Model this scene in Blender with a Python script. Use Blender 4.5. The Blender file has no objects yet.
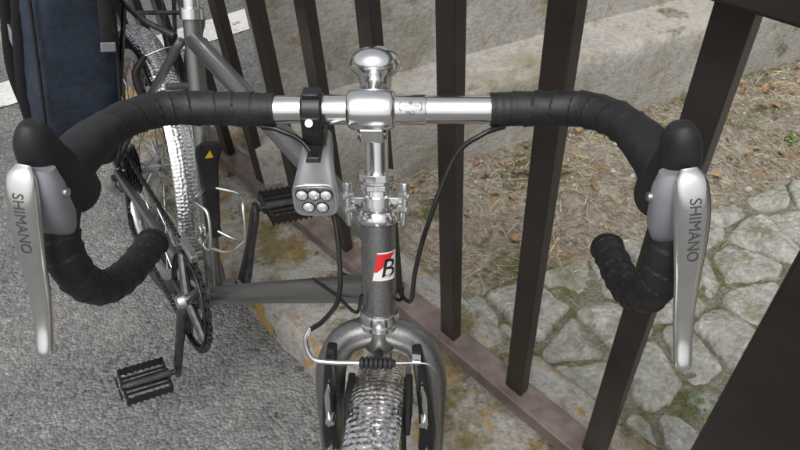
import bpy, math, random
import numpy as np
from mathutils import Vector, Matrix, noise
from mathutils.bvhtree import BVHTree
random.seed(7)
V=Vector
scene=bpy.context.scene
col=scene.collection

# ------------------------------------------------------------------ materials
def newmat(name):
    m=bpy.data.materials.new(name); m.use_nodes=True
    nt=m.node_tree; b=nt.nodes['Principled BSDF']
    return m,nt,b
def mat(name,c,rough=.5,metal=0.,vary=.15,scale=40.,bump=0.,bscale=200.,rvary=.08,coat=0.,c2=None,spec=.5):
    m,nt,b=newmat(name); N=nt.nodes; L=nt.links
    tc=N.new('ShaderNodeTexCoord')
    n=N.new('ShaderNodeTexNoise'); n.inputs['Scale'].default_value=scale; n.inputs['Detail'].default_value=3
    L.new(tc.outputs['Object'],n.inputs['Vector'])
    r=N.new('ShaderNodeValToRGB'); e=r.color_ramp.elements
    a=[max(0,x*(1-vary)) for x in c]; d=[min(1,x*(1+vary)) for x in (c2 or c)]
    e[0].position=.35; e[1].position=.65; e[0].color=(*a,1); e[1].color=(*d,1)
    L.new(n.outputs['Fac'],r.inputs['Fac']); L.new(r.outputs['Color'],b.inputs['Base Color'])
    mr=N.new('ShaderNodeMapRange'); mr.inputs['To Min'].default_value=max(.02,rough-rvary); mr.inputs['To Max'].default_value=rough+rvary
    L.new(n.outputs['Fac'],mr.inputs['Value']); L.new(mr.outputs['Result'],b.inputs['Roughness'])
    b.inputs['Metallic'].default_value=metal; b.inputs['Specular IOR Level'].default_value=spec
    b.inputs['Coat Weight'].default_value=coat
    if bump>0:
        n2=N.new('ShaderNodeTexNoise'); n2.inputs['Scale'].default_value=bscale; n2.inputs['Detail'].default_value=2
        L.new(tc.outputs['Object'],n2.inputs['Vector'])
        bp=N.new('ShaderNodeBump'); bp.inputs['Strength'].default_value=bump; bp.inputs['Distance'].default_value=.002
        L.new(n2.outputs['Fac'],bp.inputs['Height']); L.new(bp.outputs['Normal'],b.inputs['Normal'])
    return m
CHROME=mat('polished_alloy',(.80,.80,.79),.19,1.,.05,45,.02,500,.06)
SATIN=mat('satin_alloy',(.6,.6,.6),.32,1.,.08,60)
STEELD=mat('dark_steel',(.13,.13,.14),.38,1.,.2,80)
PAINT=mat('grey_metallic_paint',(.20,.20,.195),.34,.85,.10,700,0,600,.05,.25,c2=(.25,.25,.245))
TAPE=mat('handlebar_tape',(.013,.013,.0135),.53,0,.3,60,.18,500,.08)
RUBBER=mat('black_rubber',(.016,.016,.017),.58,0,.3,60,.08,900)
RUBBERG=mat('grey_rubber',(.24,.25,.27),.5,0,.06,60)
BLACKP=mat('black_plastic',(.012,.012,.013),.35,0,.2,60)
CABLE=mat('cable_housing',(.010,.010,.011),.3,0,.2,60)
TYRE=mat('tyre_rubber',(.03,.029,.028),.75,0,.3,80,.5,600)
LIGHTG=mat('light_body_silver',(.42,.42,.43),.36,.7,.05,60)
NAVY=mat('navy_fabric',(.018,.028,.048),.7,0,.25,90,.5,900)
BLKF=mat('black_fabric',(.012,.012,.014),.8,0,.25,90,.5,900)
WHITE=mat('white_paint_badge',(.75,.75,.75),.4,0,.03,60)
RED=mat('red_paint_badge',(.6,.02,.02),.4,0,.05,60)
BLKINK=mat('black_ink',(.01,.01,.01),.4,0,.05,60)
ENGR=mat('engraved_grey',(.06,.06,.06),.6,.1,.05,60)
YEL=mat('yellow_sticker',(.75,.5,.03),.45,0,.05,60)
LENS=mat('led_lens',(.85,.87,.9),.08,.6,.1,300,.2,400)
FENCE=mat('brown_fence_paint',(.022,.016,.0135),.36,.1,.10,9,.05,500,.06,c2=(.028,.021,.0175))
FENCER=mat('brown_rail_dusty',(.13,.098,.088),.5,.1,.12,30,.1,300,.1,c2=(.165,.13,.118))
def hammered():
    m,nt,b=newmat('hammered_alloy'); N=nt.nodes; L=nt.links
    tc=N.new('ShaderNodeUVMap')
    v=N.new('ShaderNodeTexVoronoi'); v.voronoi_dimensions='2D'; v.feature='SMOOTH_F1'; v.inputs['Scale'].default_value=1.; v.inputs['Smoothness'].default_value=.12
    L.new(tc.outputs['UV'],v.inputs['Vector'])
    v.inputs['Randomness'].default_value=.45
    bp=N.new('ShaderNodeBump'); bp.inputs['Strength'].default_value=.75; bp.inputs['Distance'].default_value=.0019
    L.new(v.outputs['Distance'],bp.inputs['Height']); L.new(bp.outputs['Normal'],b.inputs['Normal'])
    b.inputs['Base Color'].default_value=(.93,.93,.92,1); b.inputs['Metallic'].default_value=1; b.inputs['Roughness'].default_value=.2
    return m
HAMMER=hammered()

# ------------------------------------------------------------------ mesh helpers
def mk(name,vs,fs,m,parent=None,smooth=True,uv=None,bevel=0,mod=None):
    me=bpy.data.meshes.new(name); me.from_pydata([tuple(v) for v in vs],[],fs); me.update()
    if uv is not None:
        l=me.uv_layers.new(name='UVMap')
        for lp in me.loops: l.data[lp.index].uv=uv[lp.vertex_index]
    if m: me.materials.append(m)
    if smooth:
        for p in me.polygons: p.use_smooth=True
    o=bpy.data.objects.new(name,me); col.objects.link(o)
    if parent: o.parent=parent
    if smooth:
        try: me.set_sharp_from_angle(angle=math.radians(50))
        except Exception: pass
    if bevel:
        b=o.modifiers.new('bev','BEVEL'); b.width=bevel; b.segments=2; b.limit_method='ANGLE'; b.harden_normals=False
    return o
class Acc:
    """collects geometry for one part mesh"""
    def __init__(s): s.v=[];s.f=[]
    def add(s,vs,fs):
        k=len(s.v); s.v+=[V(v) for v in vs]; s.f+=[tuple(i+k for i in f) for f in fs]; return s
    def done(s,name,m,parent=None,xf=None,smooth=True,bevel=0):
        vs=[xf(v) for v in s.v] if xf else s.v
        return mk(name,vs,s.f,m,parent,smooth,None,bevel)
def catmull(P,n=8):
    P=[V(p) for p in P]
    if len(P)<3:
        return [P[0].lerp(P[-1],i/n) for i in range(n+1)]
    out=[]
    Q=[P[0]*2-P[1]]+P+[P[-1]*2-P[-2]]
    for i in range(1,len(Q)-2):
        a,b,c,d=Q[i-1:i+3]
        for k in range(n):
            t=k/n
            out.append(.5*((2*b)+(c-a)*t+(2*a-5*b+4*c-d)*t*t+(3*b-a-3*c+d)*t**3))
    out.append(P[-1]); return out
def frames(P):
    T=[]
    for i in range(len(P)):
        a=P[max(0,i-1)]; b=P[min(len(P)-1,i+1)]; T.append((b-a).normalized())
    up=V((0,0,1)) if abs(T[0].z)<.9 else V((0,1,0))
    n=(up-T[0]*up.dot(T[0])).normalized(); N=[n]
    for i in range(1,len(P)):
        n=N[-1]-T[i]*N[-1].dot(T[i]); N.append(n.normalized())
    return T,N
def sweep(P,r,seg=16,cap=True,rf=None,flat=1.):
    T,N=frames(P); vs=[];fs=[]; s=0
    for i,p in enumerate(P):
        if i: s+=(P[i]-P[i-1]).length
        B=T[i].cross(N[i])
        rr=r[i] if isinstance(r,(list,tuple)) else (r(i/(len(P)-1)) if callable(r) else r)
        for k in range(seg):
            a=2*math.pi*k/seg
            q=rf(s,a,rr) if rf else rr
            vs.append(p+N[i]*math.cos(a)*q*flat+B*math.sin(a)*q)
    for i in range(len(P)-1):
        for k in range(seg):
            a=i*seg+k;b=i*seg+(k+1)%seg
            fs.append((a,b,b+seg,a+seg))
    if cap:
        fs.append(tuple(range(seg-1,-1,-1))); m=(len(P)-1)*seg; fs.append(tuple(range(m,m+seg)))
    return vs,fs
def lathe(o,ax,prof,seg=32):
    o=V(o);ax=V(ax).normalized(); up=V((0,0,1)) if abs(ax.z)<.9 else V((1,0,0))
    u=(up-ax*up.dot(ax)).normalized(); w=ax.cross(u); vs=[];fs=[]
    for (r,h) in prof:
        for k in range(seg):
            a=2*math.pi*k/seg; vs.append(o+ax*h+(u*math.cos(a)+w*math.sin(a))*max(r,1e-5))
    for i in range(len(prof)-1):
        for k in range(seg):
            a=i*seg+k;b=i*seg+(k+1)%seg; fs.append((a,b,b+seg,a+seg))
    fs.append(tuple(range(seg-1,-1,-1))); m=(len(prof)-1)*seg; fs.append(tuple(range(m,m+seg)))
    return vs,fs
def cyl(a,b,r,seg=20,r2=None):
    a=V(a);b=V(b); return lathe(a,b-a,[(r,0),(r2 or r,(b-a).length)],seg)
def box(c,s,X=V((1,0,0)),Y=V((0,1,0)),Z=V((0,0,1)),taper=1.):
    c=V(c); vs=[]
    for z in (-1,1):
        t=taper if z>0 else 1
        for y in (-1,1):
            for x in (-1,1): vs.append(c+X*x*s[0]/2*t+Y*y*s[1]/2*t+Z*z*s[2]/2)
    return vs,[(0,2,3,1),(4,5,7,6),(0,1,5,4),(2,6,7,3),(0,4,6,2),(1,3,7,5)]
def loft(secs,seg=28,pw=2.4):
    """secs: (center,X,Y,rx,ry)"""
    vs=[];fs=[]
    for c,X,Y,rx,ry in secs:
        c=V(c);X=V(X).normalized();Y=V(Y).normalized()
        for k in range(seg):
            a=2*math.pi*k/seg; ca=math.cos(a);sa=math.sin(a)
            x=math.copysign(abs(ca)**(2/pw),ca)*rx; y=math.copysign(abs(sa)**(2/pw),sa)*ry
            vs.append(c+X*x+Y*y)
    n=len(secs)
    for i in range(n-1):
        for k in range(seg):
            a=i*seg+k;b=i*seg+(k+1)%seg; fs.append((a,b,b+seg,a+seg))
    fs.append(tuple(range(seg-1,-1,-1))); fs.append(tuple(range((n-1)*seg,n*seg)))
    return vs,fs
def loft_smooth(path,X,rx,ry,n=6,seg=28,pw=2.4):
    """path pts, fixed side axis X, radii lists interpolated"""
    P=catmull(path,n); RX=catmull([(a,b,0) for a,b in zip(rx,ry)],n)
    T,_=frames(P); X=V(X); secs=[]
    for p,t,r in zip(P,T,RX):
        Y=t.cross(X).normalized(); Xl=Y.cross(t).normalized(); secs.append((p,Xl,Y,max(r.x,.0005),max(r.y,.0005)))
    return loft(secs,seg,pw)
def empty(name):
    o=bpy.data.objects.new(name,None); col.objects.link(o); o.empty_display_size=.1; return o
def textmesh(body,size):
    c=bpy.data.curves.new('tmp_text','FONT'); c.body=body; c.size=size; c.align_x='CENTER'; c.align_y='CENTER'; c.resolution_u=4
    o=bpy.data.objects.new('tmp_text',c); col.objects.link(o)
    dg=bpy.context.evaluated_depsgraph_get(); me=bpy.data.meshes.new_from_object(o.evaluated_get(dg))
    vs=[v.co.copy() for v in me.vertices]; fs=[tuple(p.vertices) for p in me.polygons]
    bpy.data.objects.remove(o); bpy.data.meshes.remove(me); return vs,fs
def project_on(vs,bvh,o,X,Y,D,off):
    """place flat shape (x,y) on a surface: origin o, axes X,Y, cast along D"""
    out=[]
    for v in vs:
        s=o+X*v.x+Y*v.y
        h=bvh.ray_cast(s-D*.05,D)
        out.append((h[0] if h[0] else s)-D*off)
    return out

# ------------------------------------------------------------------ bicycle pose
PHI,LAM,SIG=.5176,.2959,-.6604
MB=Matrix.Translation((-.1126,.2072,0))@Matrix.Rotation(PHI,4,'Z')@Matrix.Rotation(LAM,4,'Y')
ha=math.radians(69.72); A=V((0,math.cos(ha),math.sin(ha)))
HB=V((0,0,.34))+.045*V((0,A.z,-A.y))+A*.3327
WZ=.296
AXF=HB-A*.381-.045*V((0,A.z,-A.y)); AXF.z=WZ
Q=HB+A*.2552; BB=V((0,.6247,.27)); RAX=V((0,1.045,WZ)); ST=V((0,.292,.956)).normalized()
Sr=Matrix.Rotation(SIG,3,A)
def fx(v): return HB+Sr@(V(v)-HB)
Bc=Q+V((0,-.0554,-.012))
def Bp(x,y,z): return Bc+V((x,y,z))
def Hp(x,y,t): return HB+A*t+V((x,y,0))
bike=empty('bicycle'); bike.matrix_world=MB
FW=V((0,-A.z,A.y))  # forward, perpendicular to steering axis

# ---- frame
fr=Acc()
fr.add(*cyl(HB+A*.002,HB+A*.105,.0182,40))
fr.done('head_tube',PAINT,bike)
g=Acc(); g.add(*sweep(catmull([HB+A*.085,BB+ST*.455],2),.0146,24)); g.done('top_tube',PAINT,bike)
g=Acc(); g.add(*sweep(catmull([HB+A*.022+V((0,.01,0)),BB+V((0,-.012,.008))],2),.0165,24)); g.done('down_tube',PAINT,bike)
g=Acc(); g.add(*cyl(BB,BB+ST*.50,.0146,24)); g.done('seat_tube',PAINT,bike)
g=Acc()
for s in(-1,1):
    g.add(*sweep(catmull([BB+V((s*.018,.02,0)),BB+V((s*.032,.09,.006)),RAX+V((s*.062,-.03,-.003)),RAX+V((s*.064,0,0))],8),lambda t:.0115-.003*t,16))
    g.add(*sweep(catmull([BB+ST*.45+V((s*.016,.01,0)),BB+ST*.43+V((s*.026,.04,-.02)),RAX+V((s*.06,-.012,.05)),RAX+V((s*.064,0,.005))],8),.0075,14))
g.add(*cyl(BB+V((0.022,.10,.010))*1,BB+V((-.022,.10,.010)),.007,12))
g.add(*cyl(BB+ST*.35+V((.03,.075,0)),BB+ST*.35+V((-.03,.075,0)),.006,12))
g.done('rear_stays',PAINT,bike)
g=Acc(); g.add(*cyl(BB+V((-.036,0,0)),BB+V((.036,0,0)),.021,28)); g.done('bottom_bracket_shell',PAINT,bike)
g=Acc()
g.add(*lathe(HB,-A,[(.0182,-.003),(.0205,-.002),(.0215,.003),(.0205,.009),(.0225,.0105),(.0225,.015),(.018,.018)],40))
g.add(*lathe(HB+A*.105,A,[(.018,-.002),(.0215,0),(.0225,.004),(.0205,.012),(.0165,.014),(.0165,.018),(.021,.0185),(.021,.028),(.0165,.0285),(.0160,.034)],40))
g.done('headset_cups',CHROME,bike)
g=Acc()
g.add(*lathe(HB+A*.139,A,[(.0155,0),(.0185,.0005),(.0185,.006),(.0155,.0065),(.0155,.009),(.0200,.0095),(.0200,.017),(.0135,.0175)],12))
g.done('headset_locknut',CHROME,bike,fx,smooth=False,bevel=.0006)
g=Acc()   # small cable adjusters each side of the headset
for s in(-1,1):
    for dx,dt in((.022,.128),(.024,.142)):
        g.add(*cyl(Hp(s*dx,-.016,dt),Hp(s*(dx+.010),-.022,dt+.001),.0042,12))
    g.add(*cyl(Hp(s*.027,-.019,.112),Hp(s*.030,-.020,.156),.0034,12))
    g.add(*lathe(Hp(s*.0285,-.0195,.148),A,[(.0045,0),(.0052,.001),(.0052,.008),(.004,.009)],10))
    g.add(*box(Hp(s*.019,-.010,.135),(.018,.012,.008)))
g.done('cable_adjusters',SATIN,bike,fx,bevel=.0006)
# ---- stem: quill with a rounded cap, short extension and bar clamp
g=Acc()
prof=[(.0115,0),(.0115,.070),(.0128,.080),(.0150,.090),(.0160,.100)]
for k in range(0,13):
    a=-.55+(math.pi/2+.55)*k/12
    prof.append((.0245*math.cos(a),.1125+.0165*math.sin(a)))
prof.append((.0001,.1290))
g.add(*lathe(HB+A*.15,A,prof,48))
g.add(*sweep([HB+A*.238+V((0,-.004,0)),HB+A*.239+V((0,-.014,.001)),HB+A*.240+V((0,-.025,.001)),Bc+V((0,.012,0))],.0135,28))
g.done('stem',CHROME,bike,fx)
g=Acc()
g.add(*lathe(Bc+V((-.0215,0,0)),(1,0,0),[(.0130,-.0005),(.0155,0),(.0178,.003),(.0186,.010),(.0190,.0215),(.0186,.033),(.0178,.040),(.0155,.043),(.0130,.0435)],36))
g.add(*box(Bc+V((0,-.004,-.020)),(.022,.020,.014)))
g.done('stem_clamp',CHROME,bike,fx,bevel=.0015)
g=Acc(); g.add(*cyl(Bc+V((-.0130,-.006,-.022)),Bc+V((.0130,-.006,-.022)),.0045,14)); g.done('stem_bolt',STEELD,bike,fx)
# ---- handlebar
def barpath(s):
    return [Bp(0,0,0),Bp(s*.05,0,0),Bp(s*.10,0,0),Bp(s*.150,-.001,.002),Bp(s*.185,-.012,.007),Bp(s*.207,-.040,.0125),Bp(s*.219,-.075,.013),
            Bp(s*.2265,-.115,.006),Bp(s*.2285,-.146,-.018),Bp(s*.2285,-.1545,-.050),Bp(s*.2285,-.145,-.083),Bp(s*.2285,-.120,-.110),Bp(s*.2280,-.082,-.126),Bp(s*.2275,-.030,-.135)]
g=Acc()
g.add(*sweep([Bp(-.16,-.001,.0015),Bp(-.10,0,0),Bp(0,0,0),Bp(.10,0,0),Bp(.16,-.001,.0015)],.0127,32))
g.add(*lathe(Bp(-.050,0,0),(1,0,0),[(.0127,0),(.0136,.002),(.0136,.098),(.0127,.100)],32))
g.done('handlebar',CHROME,bike,fx)
ba=Acc(); ba.add(*cyl(Bp(-.05,0,0),Bp(.05,0,0),.0137,64)); bvb=BVHTree.FromPolygons(ba.v,ba.f)
tv,tf=textmesh('(~*~)',.010)
D=V((0,.72,-.69)).normalized(); Yv=V((0,.69,.72)).normalized()
g=Acc(); g.add(project_on(tv,bvb,Bp(.036,0,0),V((1,0,0)),Yv,D,.0002),tf)
tv,tf=textmesh('PRO',.0042); g.add(project_on(tv,bvb,Bp(.036,0,0)-Yv*.0065,V((1,0,0)),Yv,D,.0002),tf)
g.done('bar_emblem',STEELD,bike,fx,smooth=False)
for s in(-1,1):
    st=.088 if s<0 else .107
    P=catmull(barpath(s),14)
    cum=[0]
    for i in range(1,len(P)): cum.append(cum[-1]+(P[i]-P[i-1]).length)
    L=cum[-1]; R2=[]; d=st; j=0
    while d<=L:
        while cum[j+1]<d and j<len(cum)-2: j+=1
        t=(d-cum[j])/(cum[j+1]-cum[j]); R2.append(P[j].lerp(P[j+1],min(t,1))); d+=.0012
    Lt=L-st
    def rf(sv,a,rr,s=s,Lt=Lt):
        w=(sv/.019+s*a/(2*math.pi)+.35*noise.noise(V((sv*30,s*7,0))))
        fr_=w-math.floor(w)
        rr=rr-.0010*(sv/Lt)
        if sv<.020: return rr-.0006+.0002*math.sin(sv*900)
        e=.0010*(1-fr_)**1.3+(.0003 if fr_<.08 else 0)
        return rr+e-.0006+.0005*noise.noise(V((sv*70,math.cos(a)*1.6,math.sin(a)*1.6+s*5)))
    g=Acc(); g.add(*sweep(R2,.0158,44,True,rf)); g.done('bar_tape',TAPE,bike,fx)
    e=R2[-1]; t=(R2[-1]-R2[-4]).normalized()
    g=Acc(); g.add(*lathe(e-t*.001,t,[(.0155,0),(.0163,.002),(.015,.006),(.010,.0085),(.0092,.0070),(.0045,.0070),(.004,.008),(.0001,.008)],32)); g.done('end_plug',BLACKP,bike,fx)
    # ---- hood and lever
    g=Acc()
    hood=[Bp(s*x,y,z) for x,y,z in ((.2275,-.108,-.018),(.2275,-.117,.000),(.2270,-.128,.015),(.2245,-.137,.031),(.2205,-.1445,.046),(.2170,-.1485,.058),(.2148,-.150,.0675),(.2142,-.150,.0700))]
    g.add(*loft_smooth(hood,(1,0,0),[.0160,.0178,.0168,.0150,.0136,.0120,.0075,.002],[.018,.0225,.0215,.0190,.0165,.0140,.0085,.002],8,36,2.25))
    hb=[Bp(s*x,y,z) for x,y,z in ((.2165,-.066,.0140),(.2200,-.080,.0140),(.2240,-.100,.0125),(.2262,-.116,.010),(.2265,-.126,.010))]
    g.add(*loft_smooth(hb,(1,0,0),[.0160,.0170,.0176,.0172,.010],[.0160,.0172,.0182,.0190,.012],6,32,2.1))
    g.done('hood',RUBBER,bike,fx)
    g=Acc()
    br=[Bp(s*(x-.003),y,z) for x,y,z in ((.2262,-.148,-.022),(.2265,-.154,-.008),(.2245,-.159,.010),(.2215,-.160,.028),(.2190,-.158,.040))]
    g.add(*loft_smooth(br,(1,0,0),[.009,.0155,.0170,.0160,.011],[.008,.0115,.0120,.0112,.008],6,28,2.6))
    g.done('hood_side_panel',RUBBERG,bike,fx)
    g=Acc()
    lv=[Bp(s*x,y,z) for x,y,z in ((.2200,-.165,.0460),(.2215,-.1705,.0390),(.2245,-.1755,.0230),(.2275,-.1790,.0050),(.2300,-.1820,-.0140),(.2325,-.1850,-.0340),(.2348,-.1895,-.0560),(.2370,-.1970,-.0780),(.2385,-.2065,-.0960),(.2390,-.2095,-.1000))]
    g.add(*loft_smooth(lv,(1,0,0),[.0055,.0102,.0118,.0112,.0100,.0085,.0074,.0066,.0060,.003],[.002,.0042,.0055,.0058,.0055,.0052,.0048,.0045,.0042,.002],8,32,2.5))
    o=g.done('brake_lever',CHROME,bike,fx)
    bv=BVHTree.FromPolygons(g.v,g.f)
    tv,tf=textmesh('SHIMANO',.0108)
    Xt=(lv[5]-lv[2]).normalized(); Yt=V((1,0,0)); Yt=(Yt-Xt*Yt.dot(Xt)).normalized(); Dv=-(Xt.cross(Yt)).normalized()
    if Dv.y<0: Dv=-Dv
    tv=[V((v.x*.98,v.y,0)) for v in tv]
    t=Acc(); t.add(project_on(tv,bv,(lv[2]+lv[4])/2-(lv[4]-lv[2])*.10,Xt,Yt,Dv,.00025),tf)
    t.done('lever_lettering',ENGR,bike,fx,smooth=False)
    g=Acc(); c=V(Bp(s*.2185,-.160,.020)); g.add(*cyl(c-V((.0180,0,0)),c+V((.0180,0,0)),.0032,14)); g.done('lever_pivot',SATIN,bike,fx)

# ---- cables
def cable(name,P,r=.0024,m=CABLE,xf=fx):
    g=Acc(); g.add(*sweep(catmull(P,10),r,12)); return g.done(name,m,bike,xf)
BT=.012; BY=-.075
cable('front_brake_cable',[Bp(-.100,-.010,-.012),Bp(-.082,-.014,-.014),Bp(-.058,-.020,-.028),Hp(-.036,-.075,.17),Hp(-.029,-.086,.12),Hp(-.031,-.090,.085),Hp(-.046,-.086,.060),Hp(-.060,BY-.006,.046)])
cable('rear_brake_cable',[Bp(.120,-.008,-.012),Bp(.100,-.016,-.016),Bp(.076,-.022,-.036),Hp(.052,-.060,.14),Hp(.040,-.040,.08),Hp(.035,-.018,.03),Hp(.026,.010,.010),Hp(.018,.04,.0)])
cable('shift_cable',[HB+A*.03+V((.024,-.01,0)),HB+A*.008+V((.026,0,0)),HB+A*-.002+V((.02,.04,0)),HB+V((.016,.11,-.035))],.002,CABLE,None)
cable('shift_cable',[HB+A*.03+V((-.024,-.004,0)),HB+A*.0+V((-.024,.01,0)),HB+V((-.018,.06,-.02)),HB+V((-.014,.12,-.045))],.002,CABLE,None)
cable('top_tube_cable',[HB+A*.10+V((.018,.02,-.01)),HB+A*.09+V((.016,.08,-.006)),BB+ST*.44+V((.016,-.02,0))],.0024,CABLE,None)

# ---- fork
g=Acc()
for s in(-1,1):
    P=catmull([Hp(0,0,-.020),Hp(s*.016,0,-.023),Hp(s*.040,0,-.035),Hp(s*.0545,0,-.066),Hp(s*.0575,0,-.115),Hp(s*.0565,-.002,-.20),Hp(s*.0545,-.012,-.29),AXF+V((s*.052,0,.004))],8)
    g.add(*sweep(P,lambda t:.0170 if t<.5 else .0170-.009*(t-.5)*2,22))
g.add(*lathe(HB-A*.044,A,[(.014,0),(.0185,.006),(.0185,.024),(.0175,.029)],32))
g.done('fork',PAINT,bike,fx)
g=Acc()
for s in(-1,1):
    g.add(*box(AXF+V((s*.052,0,.0)),(.006,.024,.026)))
    g.add(*cyl(AXF+V((s*.048,0,0)),AXF+V((s*.064,0,0)),.008,16))
g.done('fork_dropouts',SATIN,bike,fx,bevel=.001)
# ---- v-brake
g=Acc()
for s in(-1,1):
    P=[Hp(s*.042,BY+.006,BT+.006),Hp(s*.045,BY+.010,BT-.02),Hp(s*.050,BY+.024,BT-.070),Hp(s*.053,BY+.038,BT-.119),Hp(s*.052,BY+.044,BT-.148)]
    g.add(*loft_smooth(P,(1,0,0),[.005,.0065,.0075,.0090,.0095],[.006,.0080,.0085,.0095,.0100],6,20,3))
g.done('brake_arms',BLACKP,bike,fx)
g=Acc()
for s in(-1,1):
    g.add(*cyl(Hp(s*.052,-.010,BT-.146),Hp(s*.052,-.044,BT-.146),.0055,14))
    g.add(*cyl(Hp(s*.048,-.030,BT-.089),Hp(s*.049,-.064,BT-.089),.0050,14))
    g.add(*loft_smooth([Hp(s*.0475,BY+.0035,BT-.036),Hp(s*.0495,BY+.009,BT-.058),Hp(s*.0520,BY+.020,BT-.102)],(1,0,0),[.001,.0035,.001],[.001,.0022,.001],6,16,2.2))
g.add(*cyl(Hp(.042,BY+.01,BT),Hp(.042,BY-.006,BT),.0048,6))
g.done('brake_hardware',CHROME,bike,fx)
g=Acc()
for s in(-1,1):
    g.add(*loft_smooth([Hp(s*.032,.0,BT-.089),Hp(s*.031,-.030,BT-.092),Hp(s*.032,-.064,BT-.100)],(1,0,0),[.004,.006,.003],[.004,.007,.004],6,16,3))
g.done('brake_pads',RUBBER,bike,fx)
cable('brake_noodle',[Hp(-.060,BY-.006,.048),Hp(-.066,BY-.007,BT+.022),Hp(-.060,BY-.008,BT+.004),Hp(-.043,BY-.008,BT),Hp(-.014,BY-.008,BT)],.0026,CHROME)
cable('brake_wire',[Hp(-.02,BY-.008,BT),Hp(.01,BY-.008,BT),Hp(.050,BY-.006,BT-.001),Hp(.060,BY-.004,BT-.010)],.0010,SATIN)
g=Acc(); prof=[(.003,0)]
for i in range(7): prof+=[(.0062,.002+i*.0046),(.0062,.0042+i*.0046),(.0042,.0048+i*.0046)]
prof.append((.003,.036)); g.add(*lathe(Hp(-.014,BY-.008,BT),(1,0,0),prof,20)); g.done('brake_boot',RUBBER,bike,fx)
g=Acc(); g.add(*cyl(Hp(0,-.018,-.033),Hp(0,-.028,-.034),.0055,6)); g.done('fender_bolt',STEELD,bike,fx)

# ---- wheels
RT=.292
def wheel(name,c,xf,hw=.05):
    c=V(c)
    def ring(prof,seg=96):
        vs=[];fs=[];n=len(prof)
        for i in range(seg):
            a=2*math.pi*i/seg; d=V((0,math.sin(a),math.cos(a)))
            for x,r in prof: vs.append(c+V((x,0,0))+d*r)
        for i in range(seg):
            for k in range(n):
                a=i*n+k;b=i*n+(k+1)%n;a2=((i+1)%seg)*n+k;b2=((i+1)%seg)*n+(k+1)%n
                fs.append((a,b,b2,a2))
        return vs,fs
    g=Acc(); g.add(*ring([(.019*math.cos(t),RT-.019+.019*math.sin(t)) for t in [2*math.pi*k/20 for k in range(20)]])); g.done(name+'_tyre',TYRE,bike,xf)
    g=Acc(); g.add(*ring([(-.012,RT-.036),(-.012,RT-.052),(-.004,RT-.058),(.004,RT-.058),(.012,RT-.052),(.012,RT-.036),(.008,RT-.030),(-.008,RT-.030)])); g.done(name+'_rim',SATIN,bike,xf)
    g=Acc()
    for i in range(32):
        a=2*math.pi*i/32; s=1 if i%2 else -1; off=(.35 if (i//2)%2 else -.35)
        h=c+V((s*.026,math.sin(a+off*3)*.022,math.cos(a+off*3)*.022)); r=c+V((0,math.sin(a)*(RT-.056),math.cos(a)*(RT-.056)))
        g.add(*cyl(h,r,.0010,6))
    g.done(name+'_spokes',CHROME,bike,xf)
    g=Acc(); g.add(*lathe(c-V((hw,0,0)),(1,0,0),[(.006,0),(.008,.004),(.01,hw-.030),(.026,hw-.028),(.026,hw-.024),(.013,hw-.020),(.013,hw+.020),(.026,hw+.024),(.026,hw+.028),(.01,hw+.030),(.008,2*hw-.004),(.006,2*hw)],28)); g.done(name+'_hub',SATIN,bike,xf)
wheel('front_wheel',AXF,fx); wheel('rear_wheel',RAX,None,.062)
def fender(name,c,a0,a1,xf,rad=.313,w=.055):
    vs=[];fs=[];uv=[]; n=110; m=17; c=V(c)
    for i in range(n+1):
        a=math.radians(a0+(a1-a0)*i/n)
        d=V((0,-math.sin(a),math.cos(a)))
        for k in range(m):
            u=k/(m-1)*2-1; al=u*math.radians(78)
            dep=.013
            x=w/2*math.sin(al)/math.sin(math.radians(78)); rr=rad-dep*(1-math.cos(al))
            if abs(u)>.97: rr-=.0012
            vs.append(c+V((x,0,0))+d*rr)
            uv.append((k/(m-1)*w*1.25/.0074,a*rad/.0074))
    for i in range(n):
        for k in range(m-1):
            a=i*m+k; fs.append((a,a+1,a+m+1,a+m))
    if xf: vs=[xf(v) for v in vs]
    o=mk(name,vs,fs,HAMMER,bike,True,uv); sm=o.modifiers.new('t','SOLIDIFY'); sm.thickness=.0011
fender('front_fender',AXF,-95,72,fx)
fender('rear_fender',RAX,-110,112,None,.306)
g=Acc()
for s in(-1,1):
    for a in(-60,-100):
        ar=math.radians(a); g.add(*cyl(RAX+V((s*.06,0,0)),RAX+V((s*.024,-math.sin(ar)*.30,math.cos(ar)*.30)),.0019,8))
g.done('fender_stays',SATIN,bike)

# ---- crankset
def crankdir(al): return V((0,math.sin(al),-math.cos(al)))
cd=crankdir(-.0568)
g=Acc()
for x,r in((-.044,.098),(-.037,.058)):
    vs=[];fs=[]; n=int(r*2*math.pi/.0127); seg=n*4
    for side in(-1,1):
        for i in range(seg):
            a=2*math.pi*i/seg; rr=r+(.0028 if (i%4) in(1,2) else -.0022)
            vs.append(BB+V((x+side*.0014,math.sin(a)*rr,math.cos(a)*rr)))
        for i in range(seg):
            a=2*math.pi*i/seg; rr=r-.014; vs.append(BB+V((x+side*.0014,math.sin(a)*rr,math.cos(a)*rr)))
    for i in range(seg):
        j=(i+1)%seg
        fs+=[(i,j,seg*2+j,seg*2+i),(seg+i,seg*3+i,seg*3+j,seg+j),(i,seg+i,seg+j,j),(2*seg+i,2*seg+j,3*seg+j,3*seg+i)]
    g.add(vs,fs)
for k in range(5):
    a=2*math.pi*k/5+.6; d=V((0,math.sin(a),math.cos(a)))
    g.add(*sweep([BB+V((-.050,0,0))+d*.012,BB+V((-.046,0,0))+d*.088],lambda t:.010-.003*t,10))
g.done('chainrings',STEELD,bike,None,smooth=False)
g=Acc()
P=[BB+V((-.049,math.sin(2*math.pi*k/64)*.090,math.cos(2*math.pi*k/64)*.090)) for k in range(65)]
g.add(*sweep(P,.0030,8,False)); g.done('chainring_guard',BLACKP,bike)
g=Acc()
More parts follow.
